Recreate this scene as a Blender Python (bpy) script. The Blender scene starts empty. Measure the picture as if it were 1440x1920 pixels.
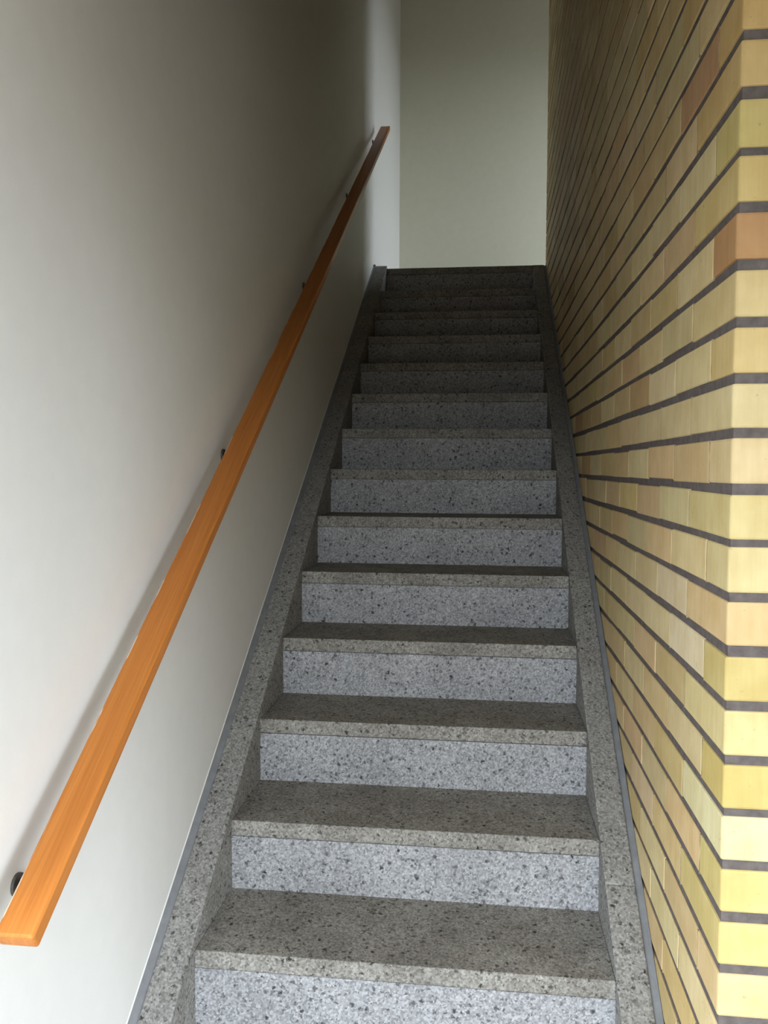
import bpy, bmesh, math, random
from mathutils import Vector, Matrix

random.seed(7)
SC = bpy.context.scene
COL = SC.collection

# ---------------------------------------------------------------- camera
# metres; X across the stair, Y up the flight, Z up; the lens is at the origin
FPX = 1583.74
RIGHT = Vector((0.99298, 0.11820, 0.00430))
UP = Vector((-0.01045, 0.05140, 0.99862))
FWD = Vector((-0.11782, 0.99166, -0.05227))
cam_d = bpy.data.cameras.new('camera')
cam = bpy.data.objects.new('camera', cam_d)
COL.objects.link(cam)
cam.matrix_world = Matrix((
    (RIGHT.x, UP.x, -FWD.x, 0), (RIGHT.y, UP.y, -FWD.y, 0),
    (RIGHT.z, UP.z, -FWD.z, 0), (0, 0, 0, 1)))
cam_d.sensor_fit = 'VERTICAL'
cam_d.sensor_height = 36.0
cam_d.lens = FPX / 1920 * 36.0
cam_d.clip_start = 0.02
SC.camera = cam

# ---------------------------------------------------------------- measures
X1, X2 = -0.630, 0.285           # inner faces of the two stringers
Y0, Z0 = 1.7635, -1.0735         # nosing of the lowest step in the picture
G, R = 0.2786, 0.1779            # going, rise
XL, XR, YC = -0.719, 0.369, 1.3295   # left wall, brick wall, brick corner
ZJ, CH = 0.6377, 0.08333         # a bed joint and the course height
FLOOR = Z0 - 3 * R
N_FIRST, N_TOP = -2, 13
YT, ZT = Y0 + N_TOP * G, Z0 + N_TOP * R + 0.02   # landing
YFAR, XLAND, ZCEIL = 7.05, 2.4, 3.95
YENT, XLOB, XLOBL, YWL, ZLOB = -0.62, 2.2, -1.25, 1.04, 1.0
DOOR = (-0.72, 0.60, FLOOR, 0.50)        # entrance opening x0 x1 z0 z1 in the wall at YENT
SIDE = (-0.58, 0.99, FLOOR, 0.76)         # openings added for sideways light, y0 y1 z0 z1 in both lobby side walls
WIN = (5.56, 6.55, ZT + 0.25, ZT + 2.15)  # landing window y0 y1 z0 z1 in the wall at XLAND

# ---------------------------------------------------------------- light
SKY = 10.3
world = bpy.data.worlds.new('overcast')
SC.world = world
world.use_nodes = True
nt = world.node_tree
nt.nodes.clear()
tc = nt.nodes.new('ShaderNodeTexCoord')
sep = nt.nodes.new('ShaderNodeSeparateXYZ')
ramp = nt.nodes.new('ShaderNodeValToRGB')
ramp.color_ramp.elements[0].position = 0.49
ramp.color_ramp.elements[0].color = (0.055, 0.050, 0.040, 1)     # ground outside
ramp.color_ramp.elements[1].position = 0.52
ramp.color_ramp.elements[1].color = (0.83, 0.92, 1.0, 1)       # overcast sky
mad = nt.nodes.new('ShaderNodeMath'); mad.operation = 'MULTIPLY_ADD'
mad.inputs[1].default_value = 0.5; mad.inputs[2].default_value = 0.5
bg = nt.nodes.new('ShaderNodeBackground'); bg.inputs['Strength'].default_value = SKY
wo = nt.nodes.new('ShaderNodeOutputWorld')
nt.links.new(tc.outputs['Generated'], sep.inputs[0])
nt.links.new(sep.outputs['Z'], mad.inputs[0])
nt.links.new(mad.outputs[0], ramp.inputs[0])
nt.links.new(ramp.outputs[0], bg.inputs['Color'])
nt.links.new(bg.outputs[0], wo.inputs[0])


def portal(name, centre, facing, w, h):
    l = bpy.data.lights.new(name, 'AREA')
    l.shape = 'RECTANGLE'; l.size = w; l.size_y = h
    l.cycles.is_portal = True
    o = bpy.data.objects.new(name, l)
    COL.objects.link(o)
    o.location = centre
    o.rotation_euler = Vector(facing).to_track_quat('-Z', 'Y').to_euler()
    return o


portal('entrance_daylight', ((DOOR[0] + DOOR[1]) / 2, YENT - 0.1, (DOOR[2] + DOOR[3]) / 2), (0, 1, 0), DOOR[1] - DOOR[0], DOOR[3] - DOOR[2])
portal('added_side_light_a', (XLOBL - 0.1, (SIDE[0] + SIDE[1]) / 2, (SIDE[2] + SIDE[3]) / 2), (1, 0, 0), SIDE[1] - SIDE[0], SIDE[3] - SIDE[2])  # this and the next portal serve the added lobby side openings
portal('added_side_light_b', (XLOB + 0.1, (SIDE[0] + SIDE[1]) / 2, (SIDE[2] + SIDE[3]) / 2), (-1, 0, 0), SIDE[1] - SIDE[0], SIDE[3] - SIDE[2])
portal('landing_daylight', (XLAND + 0.1, (WIN[0] + WIN[1]) / 2, (WIN[2] + WIN[3]) / 2), (-1, 0, 0), WIN[1] - WIN[0], WIN[3] - WIN[2])

vs = SC.view_settings
vs.view_transform = 'Standard'
vs.look = 'None'
vs.gamma = 1.0
vs.use_curve_mapping = False
vs.exposure = 0.0
SC.cycles.use_denoising = True
SC.cycles.max_bounces = 6
SC.cycles.diffuse_bounces = 4


# ---------------------------------------------------------------- materials
class NT:
    def __init__(s, name, rough=0.6):
        s.m = bpy.data.materials.new(name)
        s.m.use_nodes = True
        s.t = s.m.node_tree
        s.b = s.t.nodes['Principled BSDF']
        s.b.inputs['Roughness'].default_value = rough
        s.b.inputs['Specular IOR Level'].default_value = 0.2

    def n(s, kind, **kw):
        x = s.t.nodes.new('ShaderNode' + kind)
        for k, v in kw.items():
            setattr(x, k, v)
        return x

    def l(s, a, b):
        s.t.links.new(a, b)

    def coord(s, which, scale=(1, 1, 1), rot=(0, 0, 0)):
        if which == 'world':
            o = s.n('NewGeometry').outputs['Position']
        else:
            o = s.n('TexCoord').outputs['Object']
        m = s.n('Mapping')
        m.inputs['Scale'].default_value = scale
        m.inputs['Rotation'].default_value = rot
        s.l(o, m.inputs['Vector'])
        return m.outputs[0]

    def noise(s, vec, scale, detail=3.0, rough=0.55):
        x = s.n('TexNoise')
        x.inputs['Scale'].default_value = scale
        x.inputs['Detail'].default_value = detail
        x.inputs['Roughness'].default_value = rough
        s.l(vec, x.inputs['Vector'])
        return x.outputs['Fac']

    def ramp(s, fac, stops, interp='LINEAR'):
        x = s.n('ValToRGB')
        r = x.color_ramp
        r.interpolation = interp
        while len(r.elements) < len(stops):
            r.elements.new(0.5)
        for e, (p, c) in zip(r.elements, stops):
            e.position = p
            e.color = (c, c, c, 1) if isinstance(c, (int, float)) else (*c, 1)
        s.l(fac, x.inputs[0])
        return x.outputs[0]

    def mix(s, fac, a, b, mode='MIX'):
        x = s.n('Mix', data_type='RGBA', blend_type=mode)
        for i, v in ((0, fac), (6, a), (7, b)):
            if isinstance(v, (int, float)):
                x.inputs[i].default_value = v
            elif isinstance(v, tuple):
                x.inputs[i].default_value = (*v, 1)
            else:
                s.l(v, x.inputs[i])
        return x.outputs[2]

    def bump(s, h, strength, dist):
        x = s.n('Bump')
        x.inputs['Strength'].default_value = strength
        x.inputs['Distance'].default_value = dist
        s.l(h, x.inputs['Height'])
        s.l(x.outputs[0], s.b.inputs['Normal'])

    def colour(s, c):
        if isinstance(c, tuple):
            s.b.inputs['Base Color'].default_value = (*c, 1)
        else:
            s.l(c, s.b.inputs['Base Color'])


def plain(name, c, rough=0.6, grain=0.06, scale=40, bump=0.0008):
    a = NT(name, rough)
    v = a.coord('world')
    f = a.noise(v, scale, 4)
    lo = tuple(x * (1 - grain) for x in c); hi = tuple(min(1, x * (1 + grain)) for x in c)
    a.colour(a.ramp(f, [(0.3, lo), (0.7, hi)]))
    if bump:
        a.bump(a.noise(v, scale * 8, 2), 0.4, bump)
    return a.m


def terrazzo(name, tint, dirt, bump):
    a = NT(name, 0.85)
    a.b.inputs['Specular IOR Level'].default_value = 0.06
    v = a.coord('world', rot=(0.61, 0.37, 0.83))
    fine = a.n('TexVoronoi'); fine.inputs['Scale'].default_value = 230
    a.l(v, fine.inputs['Vector'])
    sp = a.n('SeparateColor'); a.l(fine.outputs['Color'], sp.inputs[0])
    base = a.ramp(sp.outputs[0], [(0.0, 0.24), (0.35, 0.35), (0.7, 0.42), (1.0, 0.54)])
    # scattered dark and grey chips of two sizes
    for sc_, share, lo in ((80, 0.17, 0.04), (130, 0.23, 0.10)):
        ch = a.n('TexVoronoi'); ch.inputs['Scale'].default_value = sc_
        w = a.n('TexNoise'); w.inputs['Scale'].default_value = 130; w.inputs['Detail'].default_value = 2
        a.l(v, w.inputs['Vector'])
        wv = a.n('VectorMath', operation='MULTIPLY_ADD')
        a.l(w.outputs['Color'], wv.inputs[0]); wv.inputs[1].default_value = (0.016, 0.016, 0.016); a.l(v, wv.inputs[2])
        a.l(wv.outputs[0], ch.inputs['Vector'])
        s2 = a.n('SeparateColor'); a.l(ch.outputs['Color'], s2.inputs[0])
        pick = a.ramp(s2.outputs[1], [(share, 1.0), (share + 0.02, 0.0)])
        near = a.ramp(ch.outputs['Distance'], [(0.22, 1.0), (0.52, 0.0)])
        fac = a.mix(1.0, pick, near, 'MULTIPLY')
        tone = a.ramp(s2.outputs[2], [(0.0, lo), (1.0, lo + 0.14)])
        base = a.mix(fac, base, tone)
    cloud = a.ramp(a.noise(v, 6, 4), [(0.3, 0.88), (0.7, 1.06)])
    base = a.mix(1.0, base, cloud, 'MULTIPLY')
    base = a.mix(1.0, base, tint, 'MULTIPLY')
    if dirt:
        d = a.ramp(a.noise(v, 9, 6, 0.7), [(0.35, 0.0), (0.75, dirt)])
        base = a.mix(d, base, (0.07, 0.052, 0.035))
    a.colour(base)
    if bump:
        a.bump(a.noise(v, 260, 3), 0.7, bump)
    return a.m


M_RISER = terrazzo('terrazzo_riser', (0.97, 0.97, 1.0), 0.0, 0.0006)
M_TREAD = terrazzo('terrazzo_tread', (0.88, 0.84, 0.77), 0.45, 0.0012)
M_STRING = terrazzo('terrazzo_stringer', (0.80, 0.78, 0.74), 0.2, 0.0014)
M_GROUT = plain('smooth_grey_mortar', (0.215, 0.22, 0.23), 0.7, 0.12, 25)
M_BEAD = plain('white_sealant', (0.82, 0.81, 0.78), 0.5, 0.03)
M_PAINT = plain('white_wall_paint', (0.80, 0.785, 0.755), 0.55, 0.015, 18, 0.0005)
M_CREAM = plain('pale_green_wall_paint', (0.76, 0.745, 0.595), 0.6, 0.02, 18, 0.0005)
M_CEIL = plain('unseen_dark_brown', (0.16, 0.12, 0.09), 0.7, 0.02, 18, 0.0)  # unseen ceiling and upper wall, kept dark to cut bounce onto the upper steps
M_FLOOR = terrazzo('terrazzo_floor', (0.4, 0.38, 0.35), 0.3, 0.0004)
M_METAL = plain('dark_bracket_metal', (0.05, 0.048, 0.045), 0.4, 0.2, 60, 0.0)
M_METAL.node_tree.nodes['Principled BSDF'].inputs['Metallic'].default_value = 0.6
M_ZINC = plain('dull_zinc', (0.14, 0.13, 0.115), 0.45, 0.15, 60, 0.0)
M_ZINC.node_tree.nodes['Principled BSDF'].inputs['Metallic'].default_value = 0.7


def wood():
    a = NT('lacquered_wood', 0.36)
    v = a.coord('object', (55, 1.6, 55))
    g1 = a.noise(v, 1.0, 5, 0.6)
    v2 = a.coord('object', (240, 5, 240))
    g2 = a.noise(v2, 1.0, 3, 0.6)
    c = a.ramp(g1, [(0.3, (0.42, 0.130, 0.022)), (0.5, (0.54, 0.185, 0.036)), (0.72, (0.63, 0.245, 0.056))])
    c = a.mix(0.35, c, a.ramp(g2, [(0.3, (0.38, 0.115, 0.02)), (0.7, (0.65, 0.255, 0.06))]))
    # pale worn patches along the edges
    o = a.n('TexCoord').outputs['Object']
    sp = a.n('SeparateXYZ'); a.l(o, sp.inputs[0])
    ab = a.n('Math', operation='ABSOLUTE'); a.l(sp.outputs['X'], ab.inputs[0])
    edge = a.ramp(a.math(sp.outputs['X'], 'MULTIPLY', -10.0), [(0.258, 0.0), (0.272, 1.0)])
    wv = a.coord('object', (25, 7, 25))
    worn = a.ramp(a.noise(wv, 1.0, 3, 0.6), [(0.52, 0.0), (0.57, 1.0)])
    fac = a.mix(1.0, edge, worn, 'MULTIPLY')
    c = a.mix(fac, c, (0.85, 0.68, 0.50))
    a.colour(c)
    a.bump(g2, 0.15, 0.0004)
    return a.m


def _math(s, x, op, val):
    m = s.n('Math', operation=op)
    s.l(x, m.inputs[0]); m.inputs[1].default_value = val
    return m.outputs[0]


NT.math = _math
M_WOOD = wood()


def brick_mat(name, source):
    a = NT(name, 0.62)
    if source == 'object':
        col = a.n('ObjectInfo').outputs['Color']
    else:
        col = a.n('Attribute', attribute_name='tone').outputs['Color']
    v = a.coord('world')
    st = a.coord('world', (70, 70, 6))          # vertical drag streaks of the wire cut
    streak = a.ramp(a.noise(st, 1.0, 4, 0.6), [(0.3, (0.93, 0.91, 0.88)), (0.7, (1.04, 1.035, 1.03))])
    c = a.mix(1.0, col, streak, 'MULTIPLY')
    blot = a.ramp(a.noise(v, 14, 4), [(0.35, (0.92, 0.88, 0.80)), (0.65, (1.03, 1.03, 1.03))])
    c = a.mix(1.0, c, blot, 'MULTIPLY')
    spots = a.ramp(a.noise(v, 90, 2), [(0.70, 0.0), (0.76, 0.45)])
    c = a.mix(spots, c, (0.30, 0.19, 0.09))
    a.colour(c)
    a.bump(a.noise(st, 1.5, 3), 0.35, 0.0010)
    return a.m


M_BRICK = brick_mat('yellow_brick', 'object')
M_BRICKS = brick_mat('yellow_brick_far', 'attr')
M_MORTAR = plain('dark_grey_mortar', (0.125, 0.105, 0.098), 0.85, 0.25, 60, 0.002)
M_PERP = plain('buff_head_joint_mortar', (0.44, 0.34, 0.20), 0.85, 0.35, 30, 0.002)


# ---------------------------------------------------------------- mesh helpers
def mesh_obj(name, bm, mat, parent=None, smooth=False):
    me = bpy.data.meshes.new(name)
    bmesh.ops.recalc_face_normals(bm, faces=bm.faces)
    if smooth:
        for f in bm.faces:
            f.smooth = True
    bm.to_mesh(me)
    bm.free()
    me.materials.append(mat)
    o = bpy.data.objects.new(name, me)
    COL.objects.link(o)
    o.parent = parent
    return o


def add_box(bm, x0, x1, y0, y1, z0, z1, bevel=0.0, seg=1):
    r = bmesh.ops.create_cube(bm, size=1.0)
    bmesh.ops.scale(bm, vec=(x1 - x0, y1 - y0, z1 - z0), verts=r['verts'])
    bmesh.ops.translate(bm, vec=((x0 + x1) / 2, (y0 + y1) / 2, (z0 + z1) / 2), verts=r['verts'])
    if bevel:
        es = {e for v in r['verts'] for e in v.link_edges}
        bmesh.ops.bevel(bm, geom=list(es), offset=bevel, segments=seg, profile=0.5, affect='EDGES')


def add_prism(bm, pts, x0, x1):
    """a Y-Z polygon drawn out along X"""
    a = [bm.verts.new((x0, y, z)) for y, z in pts]
    b = [bm.verts.new((x1, y, z)) for y, z in pts]
    bm.faces.new(a)
    bm.faces.new(b[::-1])
    for i in range(len(pts)):
        j = (i + 1) % len(pts)
        bm.faces.new((a[i], b[i], b[j], a[j]))


def add_sweep(bm, path, section):
    """section points (x, n) carried along path points; closed ends"""
    rings = [[bm.verts.new(p + Vector((sx, 0, 0)) + up * sn) for sx, sn in section] for p, up in path]
    k = len(section)
    for r0, r1 in zip(rings, rings[1:]):
        for i in range(k):
            bm.faces.new((r0[i], r0[(i + 1) % k], r1[(i + 1) % k], r1[i]))
    bm.faces.new(rings[0])
    bm.faces.new(rings[-1][::-1])


def add_tube(bm, pts, rad, seg=12):
    pts = [Vector(p) for p in pts]
    rings = []
    for i, p in enumerate(pts):
        d = (pts[min(i + 1, len(pts) - 1)] - pts[max(i - 1, 0)]).normalized()
        a = d.orthogonal().normalized() if i == 0 else (rings_a - d * rings_a.dot(d)).normalized()
        rings_a = a
        b = d.cross(a)
        rings.append([bm.verts.new(p + (a * math.cos(t) + b * math.sin(t)) * rad) for t in [2 * math.pi * k / seg for k in range(seg)]])
    for r0, r1 in zip(rings, rings[1:]):
        for i in range(seg):
            bm.faces.new((r0[i], r0[(i + 1) % seg], r1[(i + 1) % seg], r1[i]))
    bm.faces.new(rings[0])
    bm.faces.new(rings[-1][::-1])


def boxes_obj(name, boxes, mat, parent=None):
    bm = bmesh.new()
    for b in boxes:
        add_box(bm, *b)
    return mesh_obj(name, bm, mat, parent)


def structure(o, label, cat):
    o['kind'] = 'structure'
    o['label'] = label
    o['category'] = cat
    return o


def empty(name, loc):
    e = bpy.data.objects.new(name, None)
    e.empty_display_size = 0.2
    e.location = loc
    COL.objects.link(e)
    return e


def keep_parent(o, p):
    o.parent = p
    o.matrix_parent_inverse = Matrix.Translation(-Vector(p.location))
    return o


# ---------------------------------------------------------------- room shell
T = 0.14


def side_boxes(x0, x1, yend):
    return [(x0, x1, YENT - T, SIDE[0], FLOOR - 0.2, ZLOB), (x0, x1, SIDE[1], yend, FLOOR - 0.2, ZLOB),
            (x0, x1, SIDE[0], SIDE[1], SIDE[3], ZLOB), (x0, x1, SIDE[0], SIDE[1], FLOOR - 0.2, SIDE[2])]


structure(boxes_obj('wall_left', [(XL - T, XL, YWL, YFAR + T, FLOOR - 0.2, ZCEIL)], M_PAINT),
          'smooth white painted wall that carries the wooden handrail', 'wall')
structure(boxes_obj('wall_back', [(XL, XLAND + T, YFAR, YFAR + T, FLOOR - 0.2, ZCEIL)], M_CREAM),
          'pale green-grey painted wall closing the landing above the stairs', 'wall')
structure(boxes_obj('floor', [(XLOBL, XLOB, YENT - T, YWL, FLOOR - 0.2, FLOOR), (XL, XLOB, YWL, Y0 + N_FIRST * G + 0.2, FLOOR - 0.2, FLOOR)], M_FLOOR),
          'grey stone floor at the foot of the stairs', 'floor')
structure(boxes_obj('floor_landing', [(XL, XLAND, YT + 0.30, YFAR, ZT - 0.2, ZT)], M_FLOOR),
          'grey stone floor of the upper landing', 'floor')
structure(boxes_obj('ceiling', [(XL - T, XLAND + T, YC - 0.1, YFAR + T, ZCEIL, ZCEIL + 0.15)], M_CEIL),
          'dark ceiling over the stairwell', 'ceiling')
structure(boxes_obj('ceiling_lobby', [(XLOBL, XLOB, YENT - T, YWL, ZLOB, ZLOB + 0.2), (XL, XLOB, YWL, YC - 0.1, ZLOB, ZLOB + 0.2)], M_PAINT),
          'low painted ceiling over the entrance lobby', 'ceiling')
structure(boxes_obj('wall_stairwell_front', [(XL, XLOB, YC - 0.1, YC, ZLOB, ZCEIL)], M_CEIL),
          'wall above the lobby ceiling edge facing the stairs', 'wall')
structure(boxes_obj('wall_lobby_right', side_boxes(XLOB, XLOB + T, YC + 0.25), M_PAINT),
          'white lobby wall facing the handrail wall', 'wall')
structure(boxes_obj('wall_lobby_left', side_boxes(XLOBL - T, XLOBL, YWL + T), M_PAINT),
          'white lobby wall on the handrail side', 'wall')
structure(boxes_obj('wall_lobby_rear', [(XLOBL, XL - T, YWL, YWL + T, FLOOR - 0.2, ZLOB)], M_PAINT),
          'white lobby wall beside the end of the handrail wall', 'wall')
structure(boxes_obj('wall_lobby_front', [(XR + 0.25, XLOB, YC + 0.11, YC + 0.25, FLOOR - 0.2, ZLOB)], M_PAINT),
          'white lobby wall beside the brick corner', 'wall')
structure(boxes_obj('wall_entrance', [
    (XLOBL, DOOR[0], YENT - T, YENT, FLOOR, ZLOB), (DOOR[1], XLOB, YENT - T, YENT, FLOOR, ZLOB),
    (DOOR[0], DOOR[1], YENT - T, YENT, DOOR[3], ZLOB)], M_PAINT),
    'white entrance wall with a wide opening to daylight', 'wall')
YBE = 5.50      # end of the brick wall on the landing
structure(boxes_obj('wall_landing_front', [(XR + 0.25, XLAND, YBE - T, YBE, ZT - 0.2, ZCEIL)], M_PAINT),
          'white landing wall behind the brick wall end', 'wall')
structure(boxes_obj('wall_landing_right', [
    (XLAND, XLAND + T, YBE - T, WIN[0], ZT - 0.2, ZCEIL), (XLAND, XLAND + T, WIN[1], YFAR, ZT - 0.2, ZCEIL),
    (XLAND, XLAND + T, WIN[0], WIN[1], ZT - 0.2, WIN[2]), (XLAND, XLAND + T, WIN[0], WIN[1], WIN[3], ZCEIL)], M_PAINT),
    'white landing wall with the window opening', 'wall')
structure(boxes_obj('baseboard_landing', [(XL, XL + 0.014, YT + 0.03, YFAR, ZT, ZT + 0.035)], M_STRING),
          'low grey stone baseboard along the landing wall', 'baseboard')

# ---------------------------------------------------------------- staircase
H = math.hypot(G, R)
TV = Vector((0, G / H, R / H))
NV = Vector((0, -R / H, G / H))
ORG = Vector((0, Y0, Z0))


def slope_z(y, n=0.0):
    return Z0 + (y - Y0) * R / G + n * H / G


stair = empty('staircase', (0, Y0 + N_FIRST * G, FLOOR))
stair['label'] = 'straight flight of grey speckled terrazzo steps between white wall and brick wall'
stair['category'] = 'staircase'

TH = 0.040
for i in range(N_FIRST, N_TOP + 1):
    y, z = Y0 + i * G, Z0 + i * R
    if i == N_TOP:
        z = ZT
    rise_from = Z0 + (i - 1) * R if i > N_FIRST else FLOOR
    bm = bmesh.new()
    add_box(bm, X1, X2, y, y + G + 0.034 if i < N_TOP else YT + 0.30, z - TH, z, 0.0022, 2)
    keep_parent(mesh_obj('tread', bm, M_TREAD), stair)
    bm = bmesh.new()
    # a fine shadow groove runs between the riser and the tread slab above it
    add_prism(bm, [(y + 0.004, rise_from), (y + 0.004, z - TH - 0.0032), (y + 0.0045, z - TH - 0.0026), (y + 0.011, z - TH - 0.0026),
                   (y + 0.011, z - TH), (y + 0.034, z - TH), (y + 0.034, rise_from)], X1, X2)
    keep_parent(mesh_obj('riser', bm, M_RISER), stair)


def stringer(x0, x1, n, ya, yb, name='stringer'):
    lo = 0.34
    pts = [(ya, max(FLOOR, slope_z(ya) - lo)), (ya, slope_z(ya, n)), (yb, slope_z(yb, n)), (yb, slope_z(yb) - lo)]
    if slope_z(ya) - lo < FLOOR:
        yk = Y0 + (FLOOR + lo - Z0) * G / R
        pts.append((yk, FLOOR))
    bm = bmesh.new()
    add_prism(bm, pts, x0, x1)
    es = [e for e in bm.edges if all(abs(v.co.z - slope_z(v.co.y, n)) < 1e-5 for v in e.verts)]
    bmesh.ops.bevel(bm, geom=es, offset=0.003, segments=2, profile=0.5, affect='EDGES')
    return keep_parent(mesh_obj(name, bm, M_STRING), stair)


YS0 = Y0 + N_FIRST * G - 0.03
YS1 = YT + 0.03
stringer(XL + 0.019, X1, 0.022, YS0, YS1)
YJ = 1.940
stringer(X2, XR - 0.017, 0.008, YS0, YJ - 0.001)
stringer(X2, XR - 0.017, 0.008, YJ + 0.001, YS1)


def slope_strip(name, section, mat, parent, ya, yb):
    """section: (x, n) points, n above the nosing line"""
    bm = bmesh.new()
    path = []
    for y in (ya, yb):
        path.append((Vector((0, y, slope_z(y))), NV))
    add_sweep(bm, path, section)
    return keep_parent(mesh_obj(name, bm, mat), parent)


slope_strip('mortar_strip', [(XL + 0.0002, -0.03), (XL + 0.019, -0.03), (XL + 0.019, 0.019), (XL + 0.008, 0.022), (XL + 0.0002, 0.028)], M_GROUT, stair, YS0 + 0.02, YS1)
slope_strip('mortar_strip', [(XR - 0.017, -0.05), (XR - 0.0015, -0.05), (XR - 0.0015, 0.012), (XR - 0.006, 0.006), (XR - 0.017, 0.003)], M_GROUT, stair, YC + 0.004, YS1)
slope_strip('sealant_bead', [(XL + 0.0002, 0.0275), (XL + 0.002, 0.0270), (XL + 0.0022, 0.0285), (XL + 0.0002, 0.0302)], M_BEAD, stair, YS0 + 0.02, YS1)

# ---------------------------------------------------------------- brick wall
PAL = [
    ((0.63, 0.48, 0.25), 5), ((0.67, 0.53, 0.29), 6), ((0.70, 0.57, 0.33), 5), ((0.60, 0.46, 0.22), 3),
    ((0.61, 0.50, 0.27), 3), ((0.64, 0.47, 0.26), 3), ((0.67, 0.55, 0.31), 3), ((0.52, 0.35, 0.18), 0.5)]
PW = [w for _, w in PAL]


def tone():
    c = random.choices([p for p, _ in PAL], PW)[0]
    k = random.uniform(0.93, 1.07)
    return tuple(min(0.85, x * k * random.uniform(0.97, 1.03)) for x in c)


REC, GAP, BED = 0.0035, 0.003, 0.0145
MOD = 0.2625
KTOP = math.floor((ZJ - ZCEIL) / CH)
KBOT = math.floor((ZJ - FLOOR) / CH)
wall_core = boxes_obj('wall_right', [(XR + REC, XR + 0.24 - REC, YC + REC, YBE - 0.004, FLOOR - 0.2, ZCEIL)], M_MORTAR)
structure(wall_core, 'yellow brick wall with dark recessed bed joints beside the stairs', 'wall')

bricks = []      # centre, size, colour
perps = []
fixed = {  # (course, index from the corner): tone seen in the photograph
    (3, 0): (0.46, 0.265, 0.125), (1, 0): (0.56, 0.46, 0.19), (2, 0): (0.60, 0.46, 0.20), (11, 0): (0.56, 0.45, 0.19), (13, 0): (0.55, 0.43, 0.16),
    (15, 0): (0.58, 0.48, 0.20), (14, 0): (0.68, 0.61, 0.36), (10, 0): (0.64, 0.47, 0.25), (12, 0): (0.64, 0.53, 0.27), (16, 0): (0.58, 0.47, 0.20),
    (0, 0): (0.58, 0.42, 0.19), (-1, 0): (0.58, 0.41, 0.18), (4, 0): (0.62, 0.49, 0.25), (5, 0): (0.62, 0.47, 0.22), (6, 0): (0.63, 0.52, 0.29),
    (7, 0): (0.64, 0.50, 0.28), (8, 0): (0.62, 0.51, 0.25), (9, 0): (0.64, 0.53, 0.28), (17, 0): (0.64, 0.48, 0.26),
    (-1, 1): (0.50, 0.31, 0.17), (10, 1): (0.68, 0.56, 0.36), (11, 1): (0.71, 0.60, 0.40)}
for k in range(KTOP, KBOT + 1):
    zt = ZJ - k * CH - BED / 2          # top of the course under joint k
    zb = zt - (CH - BED)
    zb = max(zb, FLOOR)
    if zt - zb < 0.02:
        continue
    zt = min(zt, ZCEIL)
    header = (k % 2 == 1)
    y = YC
    idx = 0
    while y < YBE - 0.01:
        ln = (MOD / 2 if header else MOD) if idx == 0 else MOD
        y1 = min(y + ln, YBE)
        if y1 > Y0 + N_FIRST * G and zt < slope_z(y) - 0.12:
            y = y1; idx += 1
            continue
        dx = 0.24 if (idx == 0 and header) else 0.115
        jx = random.uniform(-0.0006, 0.0008)
        jz = random.uniform(-0.0018, 0.0018)
        hh = (zt - zb) + random.uniform(-0.0022, 0.0018)
        size = (dx, y1 - y - GAP, hh)
        cen = (XR + dx / 2 + jx, (y + y1 - GAP) / 2, (zt + zb) / 2 + jz)
        bricks.append((cen, size, fixed.get((k, idx), None) or tone()))
        perps.append((XR + 0.0007, XR + 0.012, y1 - GAP - 0.001, y1 + 0.001, zb, zt))
        if idx == 0 and not header:     # second brick in the end face
            bricks.append(((XR + 0.119 + 0.0605, YC + 0.0575, (zt + zb) / 2), (0.121, 0.115, hh), tone()))
        y = y1
        idx += 1


def shown_area(c, s):
    """pixels that the brick's stair-side and end faces cover in the frame"""
    best = 0
    x0, x1 = c[0] - s[0] / 2, c[0] + s[0] / 2
    y0, y1 = c[1] - s[1] / 2, c[1] + s[1] / 2
    z0, z1 = c[2] - s[2] / 2, c[2] + s[2] / 2
    tot = 0
    for quad in (((x0, y0, z0), (x0, y1, z0), (x0, y1, z1), (x0, y0, z1)), ((x0, y0, z0), (x1, y0, z0), (x1, y0, z1), (x0, y0, z1))):
        if quad[1][0] == x1 and y0 > YC + 0.01:
            continue
        px = []
        for p in quad:
            p = Vector(p)
            d = p.dot(FWD)
            px.append((min(max(720 + FPX * p.dot(RIGHT) / d, 0), 1440), min(max(960 - FPX * p.dot(UP) / d, 0), 1920)))
        tot += abs(sum(px[i][0] * px[(i + 1) % 4][1] - px[(i + 1) % 4][0] * px[i][1] for i in range(4))) / 2
    if c[2] < slope_z(c[1]) - 0.03 and c[1] > Y0 + N_FIRST * G:
        tot *= 0.15
    return tot


bricks.sort(key=lambda b: -shown_area(b[0], b[1]))
N_SINGLE = 300
unit = {}


def unit_mesh(kind, size, corner):
    if kind not in unit:
        bm = bmesh.new()
        add_box(bm, -size[0] / 2, size[0] / 2, -size[1] / 2, size[1] / 2, -size[2] / 2, size[2] / 2, 0.0040 if corner else 0.0020, 2 if corner else 1)
        me = bpy.data.meshes.new('brick')
        bm.to_mesh(me); bm.free()
        me.materials.append(M_BRICK)
        unit[kind] = (me, size)
    return unit[kind]


for cen, size, col in bricks[:N_SINGLE]:
    corner = cen[1] - size[1] / 2 < YC + 0.002
    me, base = unit_mesh((round(size[0], 2), round(size[1], 2), round(size[2], 2), corner), size, corner)
    o = bpy.data.objects.new('brick', me)
    COL.objects.link(o)
    o.location = cen
    o.scale = tuple(a / b for a, b in zip(size, base))
    o.rotation_euler = (random.uniform(-0.004, 0.004), 0, random.uniform(-0.003, 0.003))
    o.color = (*col, 1)
    o.parent = wall_core

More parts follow.
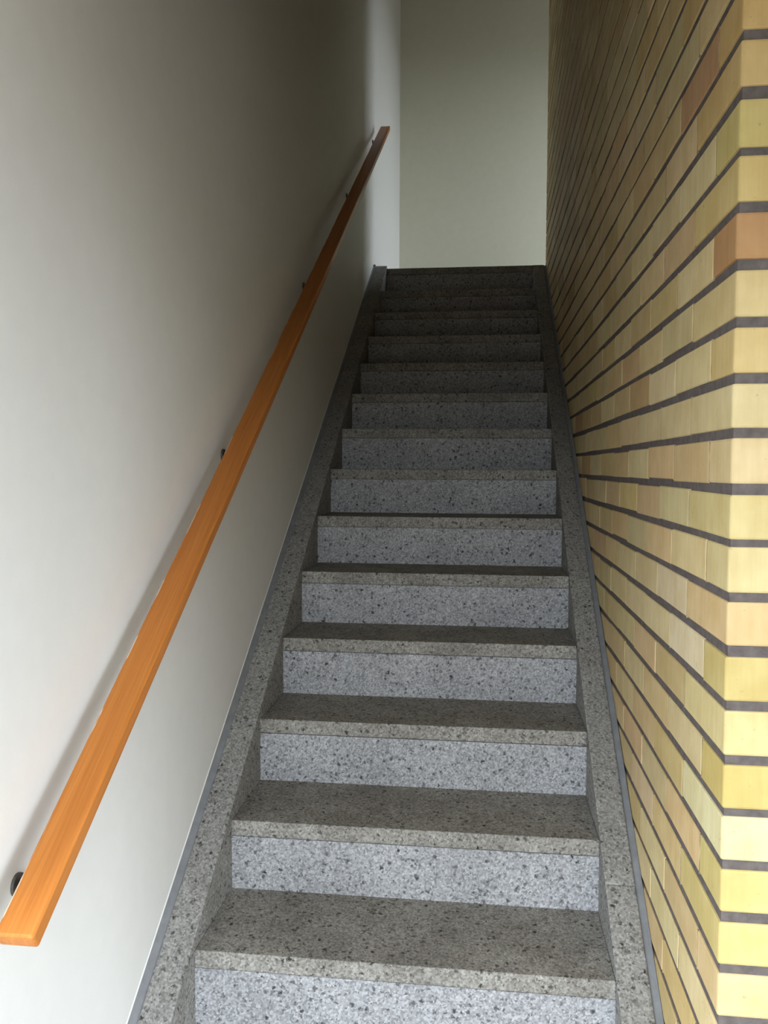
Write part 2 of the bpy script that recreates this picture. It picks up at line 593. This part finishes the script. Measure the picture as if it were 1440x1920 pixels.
verts, faces, cols = [], [], []
for cen, size, col in bricks[N_SINGLE:]:
    b = len(verts)
    for sx in (-0.5, 0.5):
        for sy in (-0.5, 0.5):
            for sz in (-0.5, 0.5):
                verts.append((cen[0] + sx * size[0], cen[1] + sy * size[1], cen[2] + sz * size[2]))
    for f in ((0, 1, 3, 2), (4, 6, 7, 5), (0, 4, 5, 1), (2, 3, 7, 6), (0, 2, 6, 4), (1, 5, 7, 3)):
        faces.append(tuple(b + i for i in f))
        cols.extend([col] * 4)
me = bpy.data.meshes.new('brickwork')
me.from_pydata(verts, [], faces)
at = me.color_attributes.new('tone', 'FLOAT_COLOR', 'CORNER')
for i, c in enumerate(cols):
    at.data[i].color = (*c, 1)
me.materials.append(M_BRICKS)
o = bpy.data.objects.new('brickwork', me)
COL.objects.link(o)
o.parent = wall_core
o['kind'] = 'stuff'

bm = bmesh.new()
for b in perps:
    add_box(bm, *b)
o = mesh_obj('head_joint_mortar', bm, M_PERP, wall_core)
o['kind'] = 'stuff'

# ---------------------------------------------------------------- handrail
GAPR, RW, RH = 0.040, 0.060, 0.028
S0, S1 = -0.352, 4.846
TILT = 0.006
rail_dir = (TV + NV * TILT).normalized()
rail_up = Vector((1, 0, 0)).cross(rail_dir).normalized()
RC = XL + GAPR + RW / 2


def rail_pt(s):
    """centre of the rail's top face"""
    return Vector((RC, 0, 0)) + ORG + TV * s + NV * (0.7205 + TILT * s)


hand = empty('handrail', rail_pt(S0))
hand['label'] = 'long orange-brown wooden handrail on dark metal brackets along the white wall'
hand['category'] = 'handrail'
L = (rail_pt(S1) - rail_pt(S0)).length
bm = bmesh.new()
add_box(bm, -RW / 2, RW / 2, 0, L, -RH, 0, 0.0045, 3)
# many cross cuts keep the sawn edge slightly uneven
rail = mesh_obj('rail', bm, M_WOOD, hand)
rail.rotation_euler = (math.atan2(rail_dir.z, rail_dir.y), 0, 0)


def bracket(s):
    base = rail_pt(s) - Vector(hand.location)
    under = base - rail_up * RH
    wx = XL - RC                       # wall plane relative to the rail centre
    drop = 0.038
    bm = bmesh.new()
    p0 = under + Vector((wx + 0.001, 0, 0)) - rail_up * drop
    # curved arm from the wall out and up to the underside of the rail
    pts = [p0]
    for t in range(0, 7):
        a = t / 6 * math.pi / 2
        rr = 0.026
        pts.append(under + Vector((-rr + rr * math.sin(a), 0, 0)) - rail_up * (drop - rr + rr * math.cos(a)))
    pts.append(under - rail_up * 0.003)
    add_tube(bm, pts, 0.0075, 12)
    arm = mesh_obj('bracket', bm, M_METAL, hand, True)
    bm = bmesh.new()
    add_tube(bm, [under + Vector((wx, 0, 0)) - rail_up * drop, under + Vector((wx + 0.005, 0, 0)) - rail_up * drop], 0.018, 20)
    mesh_obj('wall_plate', bm, M_ZINC, arm)
    bm = bmesh.new()
    add_box(bm, -0.014, 0.014, -0.035, 0.035, -0.003, 0, 0.001)
    pl = mesh_obj('saddle_plate', bm, M_METAL, arm)
    pl.location = under
    pl.rotation_euler = rail.rotation_euler
    return arm


for s in (-0.240, 1.02, 2.27, 3.52, 4.70):
    bracket(s)
